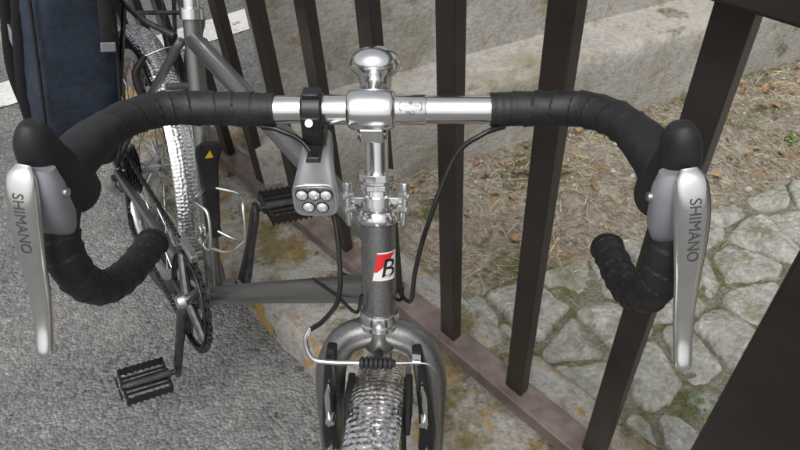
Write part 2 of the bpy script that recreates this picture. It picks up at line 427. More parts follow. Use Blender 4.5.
for s,d in((-1,cd),(1,-cd)):
    P=[BB+V((s*.050,0,0))-d*.012,BB+V((s*.058,0,0))+d*.02,BB+V((s*.066,0,0))+d*.09,BB+V((s*.071,0,0))+d*.155,BB+V((s*.071,0,0))+d*.182]
    g.add(*loft_smooth(P,(1,0,0),[.008,.0095,.0070,.0065,.005],[.016,.0165,.0115,.0120,.006],6,20,3))
g.done('crank_arms',STEELD,bike)
g=Acc()
for s in(-1,1): g.add(*lathe(BB+V((s*.040,0,0)),(s,0,0),[(.01,0),(.016,.003),(.016,.020),(.012,.030),(.0001,.031)],24))
g.done('crank_bolts',SATIN,bike)
for s,d in((-1,cd),(1,-cd)):
    c=BB+V((s*.076,0,0))+d*.170
    g=Acc(); m=Acc(); X=V((s,0,0))
    Yp=V((0,1,.12)).normalized(); Zp=V((0,-.12,1)).normalized()
    m.add(*cyl(c-X*.008,c+X*.100,.0055,14)); m.add(*cyl(c+X*.012,c+X*.098,.0115,16,.009))
    for k in(-1,1):
        g.add(*box(c+X*.056+Yp*k*.034,(.084,.003,.018),X,Yp,Zp))
        for t in range(8):
            for zz in(-1,1): g.add(*box(c+X*(.018+t*.0108)+Yp*k*.034+Zp*zz*.0105,(.0045,.003,.005),X,Yp,Zp,.4 if zz>0 else 1))
    for xx in(.016,.096): g.add(*box(c+X*xx,(.004,.066,.014),X,Yp,Zp))
    for k in(-1,1): g.add(*box(c+X*.056+Yp*k*.018,(.080,.003,.006),X,Yp,Zp))
    for k in(-1,1): g.add(*box(c+X*.104+Yp*k*.014,(.003,.020,.010),X,Yp,Zp))
    g.done('pedal_cage',BLACKP,bike,None,smooth=False,bevel=.0006)
    m.done('pedal_spindle',STEELD,bike)
# ---- cassette, chain, derailleur
g=Acc()
for i in range(7):
    r=.028+i*.0042; x=-.052+i*.0042
    vs=[];fs=[]; n=int(14+i*2); seg=n*4
    for side in(-1,1):
        for k in range(seg):
            a=2*math.pi*k/seg; rr=r+(.002 if k%4 in(1,2) else -.002); vs.append(RAX+V((x+side*.0009,math.sin(a)*rr,math.cos(a)*rr)))
    for k in range(seg): j=(k+1)%seg; fs.append((k,j,seg+j,seg+k))
    fs.append(tuple(range(seg))); fs.append(tuple(range(2*seg-1,seg-1,-1)))
    g.add(vs,fs)
g.done('cassette',STEELD,bike,None,smooth=False)
DJ1=RAX+V((-.046,.010,-.075)); DJ2=RAX+V((-.046,-.015,-.128))
g=Acc()
for c in(DJ1,DJ2): g.add(*lathe(c-V((.003,0,0)),(1,0,0),[(.004,0),(.018,.0005),(.018,.0055),(.004,.006)],22))
g.done('jockey_wheels',BLACKP,bike)
g=Acc()
g.add(*loft_smooth([DJ1+V((-.008,0,.01)),(DJ1+DJ2)/2+V((-.008,0,0)),DJ2+V((-.008,0,-.01))],(1,0,0),[.001,.0015,.001],[.010,.014,.010],5,14,3))
g.add(*loft_smooth([RAX+V((-.072,.004,-.02)),RAX+V((-.076,.018,-.045)),DJ1+V((-.016,.004,.006))],(1,0,0),[.007,.011,.009],[.009,.014,.011],6,16,3))
g.done('rear_derailleur',SATIN,bike)
g=Acc()
path=[]
cr=BB+V((-.044,0,0)); rc=RAX+V((-.044,0,0)); rr=.096; r2=.038
path+= [cr+V((0,math.sin(t)*rr,math.cos(t)*rr)) for t in np.linspace(math.radians(175),math.radians(365),44)]
path+= [rc+V((0,math.sin(t)*r2,math.cos(t)*r2)) for t in np.linspace(math.radians(-5),math.radians(150),14)]
path+= [DJ1+V((0,math.sin(t)*.017,math.cos(t)*.017)) for t in np.linspace(math.radians(-60),math.radians(-150),5)]
path+= [DJ2+V((0,math.sin(t)*.017,math.cos(t)*.017)) for t in np.linspace(math.radians(60),math.radians(180),6)]
path.append(path[0])
cum=[0]
for i in range(1,len(path)): cum.append(cum[-1]+(path[i]-path[i-1]).length)
d=0;j=0;pp=[]
while d<cum[-1]:
    while cum[j+1]<d: j+=1
    pp.append(path[j].lerp(path[j+1],(d-cum[j])/max(1e-9,cum[j+1]-cum[j]))); d+=.0127
for i in range(len(pp)):
    a=pp[i];b=pp[(i+1)%len(pp)]
    if (b-a).length>.03: continue
    Yd=(b-a).normalized(); X=V((1,0,0)); Zd=X.cross(Yd)
    w=.0035 if i%2 else .0022
    for s in(-1,1): g.add(*box((a+b)/2+X*s*w,(.0010,.0155,.0075),X,Yd,Zd))
    g.add(*cyl(a-X*.0038,a+X*.0038,.0030,8))
g.done('chain',STEELD,bike,None,smooth=False)
g=Acc(); g.add(*box(BB+V((-.046,.01,.108)),(.012,.060,.014))); g.add(*cyl(BB+ST*.13-V((.02,0,0)),BB+ST*.13+V((.02,0,0)),.012,16)); g.add(*lathe(BB+ST*.12,ST,[(.0152,0),(.0175,.001),(.0175,.018),(.0152,.019)],24))
g.done('front_derailleur',SATIN,bike,None,bevel=.001)
g=Acc()
for s in(-1,1):
    P=[RAX+V((s*.046,-.17,.235)),RAX+V((s*.052,-.175,.26)),RAX+V((s*.060,-.165,.30)),RAX+V((s*.045,-.17,.335))]
    g.add(*loft_smooth(P,(1,0,0),[.007,.008,.007,.004],[.009,.009,.008,.004],5,14,3))
g.done('rear_brake',BLACKP,bike)
cable('rear_brake_wire',[RAX+V((-.045,-.17,.335)),RAX+V((0,-.175,.352)),RAX+V((.045,-.17,.335))],.0011,SATIN,None)
g=Acc(); g.add(*cyl(BB+ST*.50,BB+ST*.64,.0136,20)); g.add(*lathe(BB+ST*.485,ST,[(.0148,0),(.019,.002),(.019,.018),(.0148,.02)],24)); g.done('seat_post',CHROME,bike)
sp=BB+ST*.66
g=Acc(); g.add(*loft_smooth([sp+V((0,-.16,.020)),sp+V((0,-.13,.024)),sp+V((0,-.03,.024)),sp+V((0,.05,.028)),sp+V((0,.11,.036)),sp+V((0,.125,.03))],(1,0,0),[.008,.020,.030,.065,.072,.03],[.008,.016,.020,.024,.024,.01],8,28,2.3)); g.done('saddle',BLACKP,bike)
g=Acc(); rz=.34+.36
for s in(-1,1):
    g.add(*sweep(catmull([BB+ST*.45+V((s*.02,.03,0)),V((s*.055,RAX.y-.16,rz)),V((s*.058,RAX.y,rz)),V((s*.055,RAX.y+.20,rz)),V((s*.02,RAX.y+.22,rz))],6),.005,12))
    for dy in(-.10,.0,.10): g.add(*cyl(RAX+V((s*.068,0,.02)),V((s*.058,RAX.y+dy,rz)),.0045,10))
for dy in(-.15,-.05,.06,.16): g.add(*cyl(V((-.056,RAX.y+dy,rz)),V((.056,RAX.y+dy,rz)),.004,10))
g.done('rear_rack',STEELD,bike)
# bottle cage
cg=Acc(); bk=Acc()
fwd=V((0,-.956,.292)); c0=BB+ST*.13
for s in(-1,1):
    P=[c0+ST*.0+fwd*.022+V((s*.008,0,0)),c0+ST*-.01+fwd*.05+V((s*.028,0,0)),c0+ST*.0+fwd*.09+V((s*.03,0,0)),c0+ST*.06+fwd*.092+V((s*.030,0,0)),c0+ST*.075+fwd*.06+V((s*.037,0,0)),c0+ST*.08+fwd*.022+V((s*.010,0,0))]
    cg.add(*sweep(catmull(P,8),.0026,10))
cg.add(*sweep(catmull([c0+fwd*.09+V((-.03,0,0)),c0-ST*.012+fwd*.095,c0+fwd*.09+V((.03,0,0))],6),.0026,10))
cg.done('bottle_cage_wire',CHROME,bike)
bk.add(*loft_smooth([c0+ST*-.01+fwd*.020,c0+ST*.06+fwd*.021,c0+ST*.12+fwd*.021,c0+ST*.15+fwd*.030,c0+ST*.165+fwd*.045],(1,0,0),[.013,.015,.018,.023,.018],[.004,.004,.004,.005,.003],6,20,4))
bk.done('bottle_cage_spine',BLACKP,bike)
g=Acc(); tri=c0+ST*.142+fwd*.033
bvk=BVHTree.FromPolygons(bk.v,bk.f)
g.add(project_on([V((-.0075,-.006,0)),V((.0075,-.006,0)),V((0,.009,0))],bvk,tri,V((1,0,0)),ST,-fwd,.0004),[(0,1,2)])
g.done('bottle_cage_sticker',YEL,bike,None,smooth=False)

# head badge
ht=Acc(); ht.add(*cyl(HB+A*.0,HB+A*.105,.0182,96)); bvh=BVHTree.FromPolygons(ht.v,ht.f)
o0=HB+A*.060; Dd=-FW
def badge(shape,off,name,m):
    vs,fs=shape; g=Acc(); g.add(project_on([V(v) for v in vs],bvh,o0,V((1,0,0)),A,Dd,off),fs); g.done(name,m,bike,None,smooth=False)
def gridpoly(fn,nx=8,ny=8):
    vs=[];fs=[]
    for j in range(ny+1):
        for i in range(nx+1): vs.append(fn(i/nx,j/ny))
    for j in range(ny):
        for i in range(nx): a=j*(nx+1)+i; fs.append((a,a+1,a+nx+2,a+nx+1))
    return vs,fs
badge(gridpoly(lambda u,v:V((-.0150+.0235*u+.004*v,-.0155+.031*v,0))),.0003,'badge_white',WHITE)
badge(gridpoly(lambda u,v:V((-.0138+.0022*v+u*(.002+.0185*v),-.006+.0200*v,0))),.0006,'badge_red',RED)
tv,tf=textmesh('B',.0285); tv=[V((v.x*1.08+v.y*.18+.0002,v.y-.0030,0)) for v in tv]
badge((tv,tf),.0009,'badge_letter',BLKINK)

# ------------------------------------------------------------------ headlight
lamp=empty('bicycle_headlight'); lamp.matrix_world=MB
LX=-.053
def L_(g,n,m,sm=True,bv=0): o=g.done(n,m,lamp,fx,sm,bv); return o
g=Acc(); g.add(*lathe(Bp(LX-.010,0,0),(1,0,0),[(.0136,0),(.0162,.001),(.0162,.019),(.0136,.020)],32)); g.add(*box(Bp(LX,-.004,-.020),(.020,.024,.016))); g.add(*box(Bp(LX,.0,.016),(.016,.016,.006)))
g.add(*box(Bp(LX,-.016,-.006),(.017,.012,.018)))
L_(g,'clamp',BLACKP,True,.0015)
g=Acc(); g.add(*cyl(Bp(LX,-.020,-.003),Bp(LX,-.0260,.0005),.0036,16)); L_(g,'clamp_bolt',SATIN)
g=Acc(); K=1.10
P=[Bp(LX,.020,-.038),Bp(LX,.012,-.039),Bp(LX+.001,-.008,-.043),Bp(LX+.003,-.034,-.050),Bp(LX+.0045,-.050,-.0545),Bp(LX+.005,-.059,-.0565)]
g.add(*loft_smooth(P,(1,0,0),[x*K for x in(.0095,.0115,.0130,.0155,.0175,.0180)],[x*K for x in(.006,.0095,.0115,.0130,.0145,.0150)],6,40,5.5)); L_(g,'housing',LIGHTG,True,.0008)
g=Acc(); g.add(*box(Bp(LX+.0012,-.020,-.0310),(.014,.030,.005),V((1,0,0)),V((0,1,.2)).normalized(),V((0,-.2,1)).normalized(),.8)); L_(g,'switch',BLACKP,True,.0008)
FX=LX+.005; FZ=-.0568
g=Acc(); g.add(*loft([(Bp(FX,-.0580,FZ),(1,0,0),(0,.05,1),.0185*K,.0156*K),(Bp(FX,-.0625,FZ),(1,0,0),(0,.05,1),.0182*K,.0154*K)],40,4)); L_(g,'bezel',LIGHTG,True,.001)
g=Acc(); g.add(*loft([(Bp(FX,-.0620,FZ),(1,0,0),(0,.05,1),.0160*K,.0132*K),(Bp(FX,-.0632,FZ),(1,0,0),(0,.05,1),.0156*K,.0128*K)],40,4)); L_(g,'reflector_plate',SATIN)
g=Acc(); h=Acc()
for x,z in((-.0098,.0060),(0,.0063),(.0098,.0060),(-.0056,-.0058),(.0056,-.0058)):
    x*=K;z*=K
    h.add(*lathe(Bp(FX+x,-.0628,FZ+z),(0,-1,0),[(.0060,0),(.0060,.0010),(.0052,.0014)],20))
    g.add(*lathe(Bp(FX+x,-.0632,FZ+z),(0,-1,0),[(.0050,0),(.0050,.0012),(.0034,.0026),(.0001,.0030)],18))
L_(h,'led_rings',BLACKP); L_(g,'led_lenses',LENS)

# ------------------------------------------------------------------ pannier bag
def pannier(s,name='pannier_bag'):
    bag=empty(name); bag.matrix_world=MB
    y0=RAX.y+.02; zt=.34+.355
    g=Acc(); path=[];rx=[];ry=[]
    for t,w,dp in((-.07,.12,.05),(-.05,.150,.066),(.02,.155,.070),(.10,.158,.076),(.20,.155,.080),(.28,.145,.078),(.325,.125,.068),(.34,.10,.048)):
        path.append(V((s*(.078+.066),y0+.02*t/.34,zt-t))); rx.append(w);ry.append(dp)
    P=catmull(path,8); RR=catmull([(a,b,0) for a,b in zip(rx,ry)],8)
    vs,fs=loft([(p,(0,1,0),(1,0,0),r.x,r.y) for p,r in zip(P,RR)],72,5.5)
    vs=[v+V((s*.007*noise.noise(v*12+V((3,1,s)))+.003*noise.noise(v*40),.006*noise.noise(v*13)+.003*noise.noise(v*40+V((5,0,0))),0)) for v in vs]
    g.add(vs,fs); g.done('bag_body',NAVY,bag)
    g=Acc(); vs,fs=loft([(V((s*.144,y0,zt+.03)),(0,1,0),(1,0,0),.1545,.0695),(V((s*.144,y0,zt+.07)),(0,1,0),(1,0,0),.152,.068),(V((s*.144,y0,zt+.10)),(0,1,0),(1,0,0),.13,.05)],48,5)
    g.add(vs,fs); g.done('bag_flap',BLKF,bag,None,True,.004)
    g=Acc()
    for dy in(-.075,.075):
        g.add(*sweep(catmull([V((s*.214,y0+dy,zt+.03)),V((s*.2245,y0+dy,zt-.08)),V((s*.2285,y0+dy,zt-.2)),V((s*.206,y0+dy+.01,zt-.318))],8),.009,8,True,None,.25))
    g.add(*sweep(catmull([V((s*.10,y0-.158,zt+.03)),V((s*.10,y0-.164,zt-.02)),V((s*.10,y0-.166,zt-.06))],8),.011,8,True,None,.2))
    g.done('bag_straps',BLKF,bag)
    g=Acc()
    for sx in(.082,.208):
        g.add(*sweep(catmull([V((s*sx,y0-.150,zt+.03)),V((s*sx,y0-.154,zt-.12)),V((s*sx,y0-.150,zt-.24)),V((s*(sx*.9+.014),y0-.122,zt-.325))],8),.0030,8))
    g.done('bag_piping',BLKF,bag)
    g=Acc()
    for dy in(-.06,.06): g.add(*box(V((s*.07,y0+dy,zt-.0)),(.012,.03,.05)))
    g.done('bag_hooks',BLACKP,bag,None,True,.002)
    g=Acc(); g.add(*box(V((s*.100,y0-.169,zt-.055)),(.024,.004,.016))); g.add(*box(V((s*.227,y0,zt-.10)),(.003,.05,.03))); g.done('bag_buckles',RUBBERG,bag,None,False,.001)
pannier(-1)

# ------------------------------------------------------------------ setting
n_=V((.777,.629,0)); f_=V((.629,-.777,0))     # fence normal / fence direction (towards camera side)
w_=V((.945,.327,0)); wn=V((-.327,.945,0))      # back wall direction / normal
def fnz(n,s,z=0): return n_*n+f_*s+V((0,0,z))
s1=V((.078,.722,0)).dot(f_); NF=.517; SP=.161
def groundmat(name,cols,scale=1.,fine=260,bump=.6,dist=.004,rough=.9,patch=None,speck=.45,dim='3D'):
    m,nt,b=newmat(name); N=nt.nodes;L=nt.links
    geo=N.new('ShaderNodeNewGeometry')
    v=N.new('ShaderNodeTexVoronoi'); v.voronoi_dimensions=dim; v.inputs['Scale'].default_value=fine; L.new(geo.outputs['Position'],v.inputs['Vector'])
    bw=N.new('ShaderNodeSeparateColor'); L.new(v.outputs['Color'],bw.inputs['Color'])
    def nz(sc,det,ro):
        n=N.new('ShaderNodeTexNoise'); n.noise_dimensions=dim; n.inputs['Scale'].default_value=sc; n.inputs['Detail'].default_value=det; n.inputs['Roughness'].default_value=ro; return n
    n1=nz(fine*.35,3,.7); L.new(geo.outputs['Position'],n1.inputs['Vector'])
    n2=nz(3*scale,4,.6); L.new(geo.outputs['Position'],n2.inputs['Vector'])
    mx=N.new('ShaderNodeMath'); mx.operation='MULTIPLY_ADD'; L.new(bw.outputs['Red'],mx.inputs[0]); mx.inputs[1].default_value=speck; L.new(n1.outputs['Fac'],mx.inputs[2])
    m2=N.new('ShaderNodeMath'); m2.operation='MULTIPLY_ADD'; L.new(n2.outputs['Fac'],m2.inputs[0]); m2.inputs[1].default_value=.7; L.new(mx.outputs[0],m2.inputs[2])
    r=N.new('ShaderNodeValToRGB')
    mr=N.new('ShaderNodeMapRange'); mr.inputs['From Min'].default_value=.55; mr.inputs['From Max'].default_value=1.2+speck; L.new(m2.outputs[0],mr.inputs['Value']); L.new(mr.outputs['Result'],r.inputs['Fac'])
    el=r.color_ramp.elements; el[0].color=(*cols[0],1); el[1].color=(*cols[-1],1)
    for i,c in enumerate(cols[1:-1]): e=el.new((i+1)/(len(cols)-1)); e.color=(*c,1)
    out=r.outputs['Color']
    for (pc,ps,lo,hi,seed) in (patch or []):
        n3=nz(ps,5,.7)
        mp=N.new('ShaderNodeMapping'); mp.inputs['Location'].default_value=(seed,seed*2.3,0); L.new(geo.outputs['Position'],mp.inputs['Vector']); L.new(mp.outputs['Vector'],n3.inputs['Vector'])
        r3=N.new('ShaderNodeMapRange'); r3.inputs['From Min'].default_value=lo; r3.inputs['From Max'].default_value=hi; L.new(n3.outputs['Fac'],r3.inputs['Value'])
        mm=N.new('ShaderNodeMix'); mm.data_type='RGBA'; L.new(r3.outputs['Result'],mm.inputs['Factor']); L.new(out,mm.inputs['A'])
        mc=N.new('ShaderNodeMix'); mc.data_type='RGBA'; L.new(n1.outputs['Fac'],mc.inputs['Factor']); mc.inputs['A'].default_value=(*[x*.45 for x in pc],1); mc.inputs['B'].default_value=(*[min(1,x*1.6) for x in pc],1)
        L.new(mc.outputs['Result'],mm.inputs['B']); out=mm.outputs['Result']
    L.new(out,b.inputs['Base Color']); b.inputs['Roughness'].default_value=rough; b.inputs['Specular IOR Level'].default_value=.3
    bp=N.new('ShaderNodeBump'); bp.inputs['Strength'].default_value=bump; bp.inputs['Distance'].default_value=dist
    ad=N.new('ShaderNodeMath'); ad.operation='SUBTRACT'; L.new(n1.outputs['Fac'],ad.inputs[0]); L.new(v.outputs['Distance'],ad.inputs[1])
    L.new(ad.outputs[0],bp.inputs['Height']); L.new(bp.outputs['Normal'],b.inputs['Normal'])
    return m
ASPH=groundmat('asphalt',[(.055,.055,.055),(.15,.15,.148),(.215,.215,.21),(.40,.395,.385)],1,150,.85,.005,.88,patch=[((.23,.225,.215),2.2,.55,.75,3.),((.11,.11,.108),1.6,.58,.70,8.)],dim='2D')
CONC=groundmat('mossy_concrete',[(.20,.195,.18),(.34,.33,.305),(.42,.41,.38)],2,160,.5,.003,.9,
   patch=[((.18,.14,.07),7,.46,.58,1.),((.09,.095,.05),11,.54,.63,5.),((.32,.21,.07),14,.56,.63,9.)])
WALLC=groundmat('wall_concrete',[(.25,.24,.215),(.37,.352,.32),(.47,.45,.41)],1.2,120,.35,.003,.9,patch=[((.22,.20,.14),3.2,.52,.70,2.),((.12,.12,.065),8,.58,.68,6.),((.24,.19,.10),12,.60,.70,3.)])
SOIL=groundmat('soil',[(.09,.075,.058),(.23,.20,.155),(.32,.285,.23),(.46,.42,.36)],2,110,.9,.008,.95,patch=[((.11,.11,.05),6,.54,.66,2.),((.25,.18,.10),10,.58,.70,7.)],dim='2D')
STONE=groundmat('paving_stone',[(.20,.20,.175),(.33,.33,.295),(.45,.445,.405)],4,90,.8,.005,.9,patch=[((.21,.205,.15),9,.50,.68,4.),((.44,.43,.39),20,.56,.68,8.)],dim='2D')
GROUT=groundmat('mossy_mortar',[(.12,.11,.08),(.21,.195,.145),(.31,.29,.235)],3,120,.9,.006,.95,patch=[((.13,.125,.055),9,.48,.60,3.)],dim='2D')
WLINE=groundmat('road_paint',[(.45,.45,.44),(.68,.68,.66),(.8,.8,.78)],3,200,.5,.002,.7,patch=[((.16,.16,.155),14,.60,.66,3.)],dim='2D')

def sheet(name,pts,z,m):
    return mk(name,[V((p[0],p[1],z)) for p in pts],[tuple(range(len(pts)))],m,None,False)
sheet('asphalt_ground',[(-200,-200),(200,-200),(200,200),(-200,200)],0,ASPH)
a=V((-1.37,2.017,0)); b=V((-.385,2.563,0)); d=(b-a).normalized(); nn=V((-d.y,d.x,0))
p=[a-d*8-nn*.10,b+d*10-nn*.10,b+d*10+nn*.08,a-d*8+nn*.08]
sheet('white_road_line',[(q.x,q.y) for q in p],.004,WLINE)
KZ=.088; N0,N1=.322,.655
prof=[(N0-.004,0),(N0,.03),(N0+.006,KZ-.012),(N0+.018,KZ-.002)]+[(N0+.03+i*(N1-N0-.06)/8,KZ) for i in range(9)]+[(N1-.014,KZ-.003),(N1-.004,KZ-.012),(N1,.04),(N1+.003,-.01)]
vs=[];fs=[]; ns=420; m_=len(prof)
for i in range(ns+1):
    s=-4.2+i*(6.4/ns)
    for k,(n,z) in enumerate(prof):
        p=fnz(n,s,z); q=noise.noise(p*9)*.004+noise.noise(p*35)*.0018
        vs.append(p+V((0,0,q if z>.05 else 0))+n_*((noise.noise(p*12+V((9,0,0)))*.006+noise.noise(p*45)*.003) if (k<4 or k>m_-5) else 0))
for i in range(ns):
    for k in range(m_-1): a_=i*m_+k; fs.append((a_,a_+1,a_+m_+1,a_+m_))
mk('concrete_kerb',vs,fs,CONC)
MB_=.83; WM=1.230
def hsoil(x,y):
    p=V((x,y,0)); m=p.dot(wn); base=.006+max(0,min(1,(m-MB_)/.40))*.055
    return base+.010*noise.noise(p*6)+.006*noise.noise(p*20)+.0035*noise.noise(p*60)
wa=w_.dot(n_); wb=wn.dot(n_)
def pfn(a_,m): return w_*a_+wn*m
vs=[];fs=[];na,nb=230,70
for j in range(nb+1):
    m=MB_-.06+(WM+.03-MB_+.06)*j/nb
    a0=(N1-.012-m*wb)/wa
    for i in range(na+1):
        a_=a0+(3.4-a0)*i/na; p=pfn(a_,m); 
        edge=.02*noise.noise(V((a_*9,3,0)))+.012*noise.noise(V((a_*31,8,0)))
        z=hsoil(p.x,p.y)+.004
        if m<MB_+edge: z-=.02*min(1,(MB_+edge-m)/.03)
        vs.append(V((p.x,p.y,z)))
for j in range(nb):
    for i in range(na): k=j*(na+1)+i; fs.append((k,k+1,k+na+2,k+na+1))
mk('soil_bank',vs,fs,SOIL)
def clip(poly,nx,ny,c):
    out=[]
    for i in range(len(poly)):
        p=poly[i];q=poly[(i+1)%len(poly)]; dp=nx*p[0]+ny*p[1]-c; dq=nx*q[0]+ny*q[1]-c
        if dp<=0: out.append(p)
        if dp*dq<0: t=dp/(dp-dq); out.append((p[0]+(q[0]-p[0])*t,p[1]+(q[1]-p[1])*t))
    return out
vs=[];fs=[];na,nb=150,100
for j in range(nb+1):
    m=-1.3+(MB_+1.3)*j/nb; a0=(N1-.012-m*wb)/wa
    for i in range(na+1):
        a_=a0+(3.6-a0)*i/na; p=pfn(a_,m); vs.append(V((p.x,p.y,.014+.006*noise.noise(p*14)+.003*noise.noise(p*50))))
for j in range(nb):
    for i in range(na): k=j*(na+1)+i; fs.append((k,k+1,k+na+2,k+na+1))
mk('mortar_bed',vs,fs,GROUT)
seeds=[]; g0=.122
rnd=random.Random(11)
for j in range(int(2.3/g0)):
    for i in range(int(3.6/g0)):
        seeds.append((0.1+(i+.5*(j%2)+rnd.uniform(-.46,.46))*g0,-1.3+(j+rnd.uniform(-.46,.46))*g0*1.0))
st=Acc()
for (x,y) in seeds:
    if y>MB_: continue
    n=x*wa+y*wb
    if n<N1-.05: continue
    poly=[(x-.3,y-.3),(x+.3,y-.3),(x+.3,y+.3),(x-.3,y+.3)]
    gap=rnd.uniform(.003,.007)
    for (u,v) in seeds:
        if (u,v)==(x,y): continue
        dx,dy=u-x,v-y; dd=math.hypot(dx,dy)
        if dd>.4: continue
        poly=clip(poly,dx/dd,dy/dd,(dx*(u+x)/2+dy*(v+y)/2)/dd-gap)
        if len(poly)<3: break
    poly=clip(poly,-wa,-wb,-(N1+.004)) if len(poly)>=3 else poly
    if len(poly)<3: continue
    if max(p[1] for p in poly)>MB_+.015: poly=clip(poly,0,1,MB_)
    if len(poly)<3: continue
    pts=[]
    for i in range(len(poly)):
        p=poly[i];q=poly[(i+1)%len(poly)]; L_n=math.hypot(q[0]-p[0],q[1]-p[1]); k=max(1,int(L_n/.010))
        for t in range(k): pts.append((p[0]+(q[0]-p[0])*t/k,p[1]+(q[1]-p[1])*t/k))
    for _ in range(2): pts=[((pts[i-1][0]+2*pts[i][0]+pts[(i+1)%len(pts)][0])/4,(pts[i-1][1]+2*pts[i][1]+pts[(i+1)%len(pts)][1])/4) for i in range(len(pts))]
    cx=sum(p[0] for p in pts)/len(pts); cy=sum(p[1] for p in pts)/len(pts)
    h=.021+rnd.uniform(-.007,.009); tx,ty=rnd.uniform(-.09,.09),rnd.uniform(-.09,.09)
    V2=[];rings=[(1.03,-.012),(1.0,h*.5),(.965,h*.80),(.90,h*.95),(.7,h*1.02),(.45,h*1.06),(.2,h*1.08)]
    for sc,z in rings:
        for p in pts:
            qx=cx+(p[0]-cx)*sc; qy=cy+(p[1]-cy)*sc; P=pfn(qx,qy)
            zz=z+((qx-cx)*tx+(qy-cy)*ty)*(1 if z>0 else 0)+(.008*noise.noise(P*18+V((0,0,x*5)))+.003*noise.noise(P*60) if z>0 else 0)
            j=noise.noise(P*35)*.008
            P=pfn(qx+(qx-cx)/.06*j*sc,qy+(qy-cy)/.06*j*sc)
            V2.append(V((P.x,P.y,zz)))
    n=len(pts);F2=[]
    for r in range(len(rings)-1):
        for i in range(n): F2.append((r*n+i,r*n+(i+1)%n,(r+1)*n+(i+1)%n,(r+1)*n+i))
    c=sum((V2[-n+i] for i in range(n)),V((0,0,0)))/n; V2.append(c)
    k=len(V2)-1; base=(len(rings)-1)*n
    for i in range(n): F2.append((base+i,base+(i+1)%n,k))
    st.add(V2,F2)
st.done('stone_paving',STONE)
wall=empty('concrete_wall')
def wallgrid(name,path,a0,a1,m,na=160):
    vs=[];fs=[]; pts=[]
    for i in range(len(path)-1):
        p=path[i];q=path[i+1]; k=max(1,int(math.hypot(q[0]-p[0],q[1]-p[1])/.03))
        for t in range(k): pts.append((p[0]+(q[0]-p[0])*t/k,p[1]+(q[1]-p[1])*t/k))
    pts.append(path[-1]); mm=len(pts)
    for i in range(na+1):
        a_=a0+(a1-a0)*i/na
        for (mm_,z) in pts:
            P=pfn(a_,mm_); P.z=z; q=noise.noise(P*5)*.008+noise.noise(P*22)*.004+noise.noise(P*60)*.0015
            vs.append(P-wn*q+V((0,0,q*.6 if z>.1 else 0)))
    for i in range(na):
        for k in range(mm-1): a_=i*mm+k; fs.append((a_,a_+mm,a_+mm+1,a_+1))
    fs.append(tuple(range(mm))); fs.append(tuple(range((na+1)*mm-1,na*mm-1,-1)))
    return mk(name,vs,fs,m,wall)
A0=V((.09,1.333,0)).dot(w_)-.43
wallgrid('wall_base',[(WM,-.02),(WM+.004,.26),(WM+.015,.275),(WM+.20,.28),(WM+.20,-.02)],A0,3.6,WALLC,240)
wallgrid('wall_upper',[(WM+.17,.27),(WM+.19,.85),(WM+.21,.87),(WM+.45,.87),(WM+.45,-.02),(WM+.204,-.02)],A0+.10,3.6,WALLC)

# ---- fence
fence=empty('metal_fence')
ZB,ZT=.170,.925
bars=Acc()
for k in range(-16,3):
    c=fnz(NF,s1+k*SP,0); bars.add(*box(V((c.x,c.y,(ZB+ZT)/2)),(.034,.020,ZT-ZB),f_,n_))
for k in range(4,8):
    c=fnz(NF,s1+k*SP,0); bars.add(*box(V((c.x,c.y,(ZB+ZT)/2)),(.034,.020,ZT-ZB),f_,n_))
bars.done('balusters',FENCE,fence,None,False,.0015)
g=Acc(); sa,sb=s1-17*SP,s1+8*SP; c=fnz(NF,(sa+sb)/2,.152); g.add(*box(c,(sb-sa,.050,.034),f_,n_)); g.done('bottom_rail',FENCER,fence,None,False,.003)
g=Acc(); c=fnz(NF,(sa+sb)/2,.952); g.add(*box(c,(sb-sa,.060,.055),f_,n_)); g.done('top_rail',FENCE,fence,None,False,.004)
g=Acc()
for k in(3,-14):
    c=fnz(NF,s1+k*SP+.014,0); g.add(*box(V((c.x,c.y,.50)),(.105,.070,.846),f_,n_))
g.done('posts',FENCE,fence,None,False,.004)
g=Acc()
for k in(3,-14):
    c=fnz(NF,s1+k*SP+.014,0); g.add(*box(V((c.x,c.y,.098)),(.16,.12,.012),f_,n_))
    for i in(-1,1):
        for j in(-1,1): q=fnz(NF+j*.045,s1+k*SP+.014+i*.066,0); g.add(*lathe(V((q.x,q.y,.104)),(0,0,1),[(.010,0),(.010,.008),(.006,.009)],6))
g.done('post_base_plates',FENCER,fence,None,False,.001)

# ---- dry grass, leaves, weeds
DRY=mat('dry_grass',(.27,.22,.13),.85,0,.35,30,c2=(.48,.40,.25)); LEAF=mat('dead_leaf',(.14,.075,.04),.8,0,.4,25,c2=(.30,.18,.09)); GRN=mat('green_weed',(.07,.12,.03),.7,0,.3,60,c2=(.13,.19,.06))
def blade(g,p,L,w,dirv,lift,rnd):
    side=V((-dirv.y,dirv.x,0)); n=5; vs=[];fs=[]; be=rnd.uniform(-.5,.5)
    for i in range(n+1):
        t=i/n; c=p+dirv*L*t+side*be*L*t*t+V((0,0,lift*L*math.sin(t*math.pi*.8)+.002)); ww=w*(1-t*.85)
        vs+=[c-side*ww,c+side*ww+V((0,0,w*.5))]
    for i in range(n): fs.append((2*i,2*i+1,2*i+3,2*i+2))
    g.add(vs,fs)
g=Acc(); rn=random.Random(3)
cl=[(rn.uniform(.1,2.2),rn.uniform(MB_+.03,WM-.03)) for _ in range(38)]
def zat(P):
    m=P.dot(wn); return hsoil(P.x,P.y)+.004 if m>MB_-.02 else .02
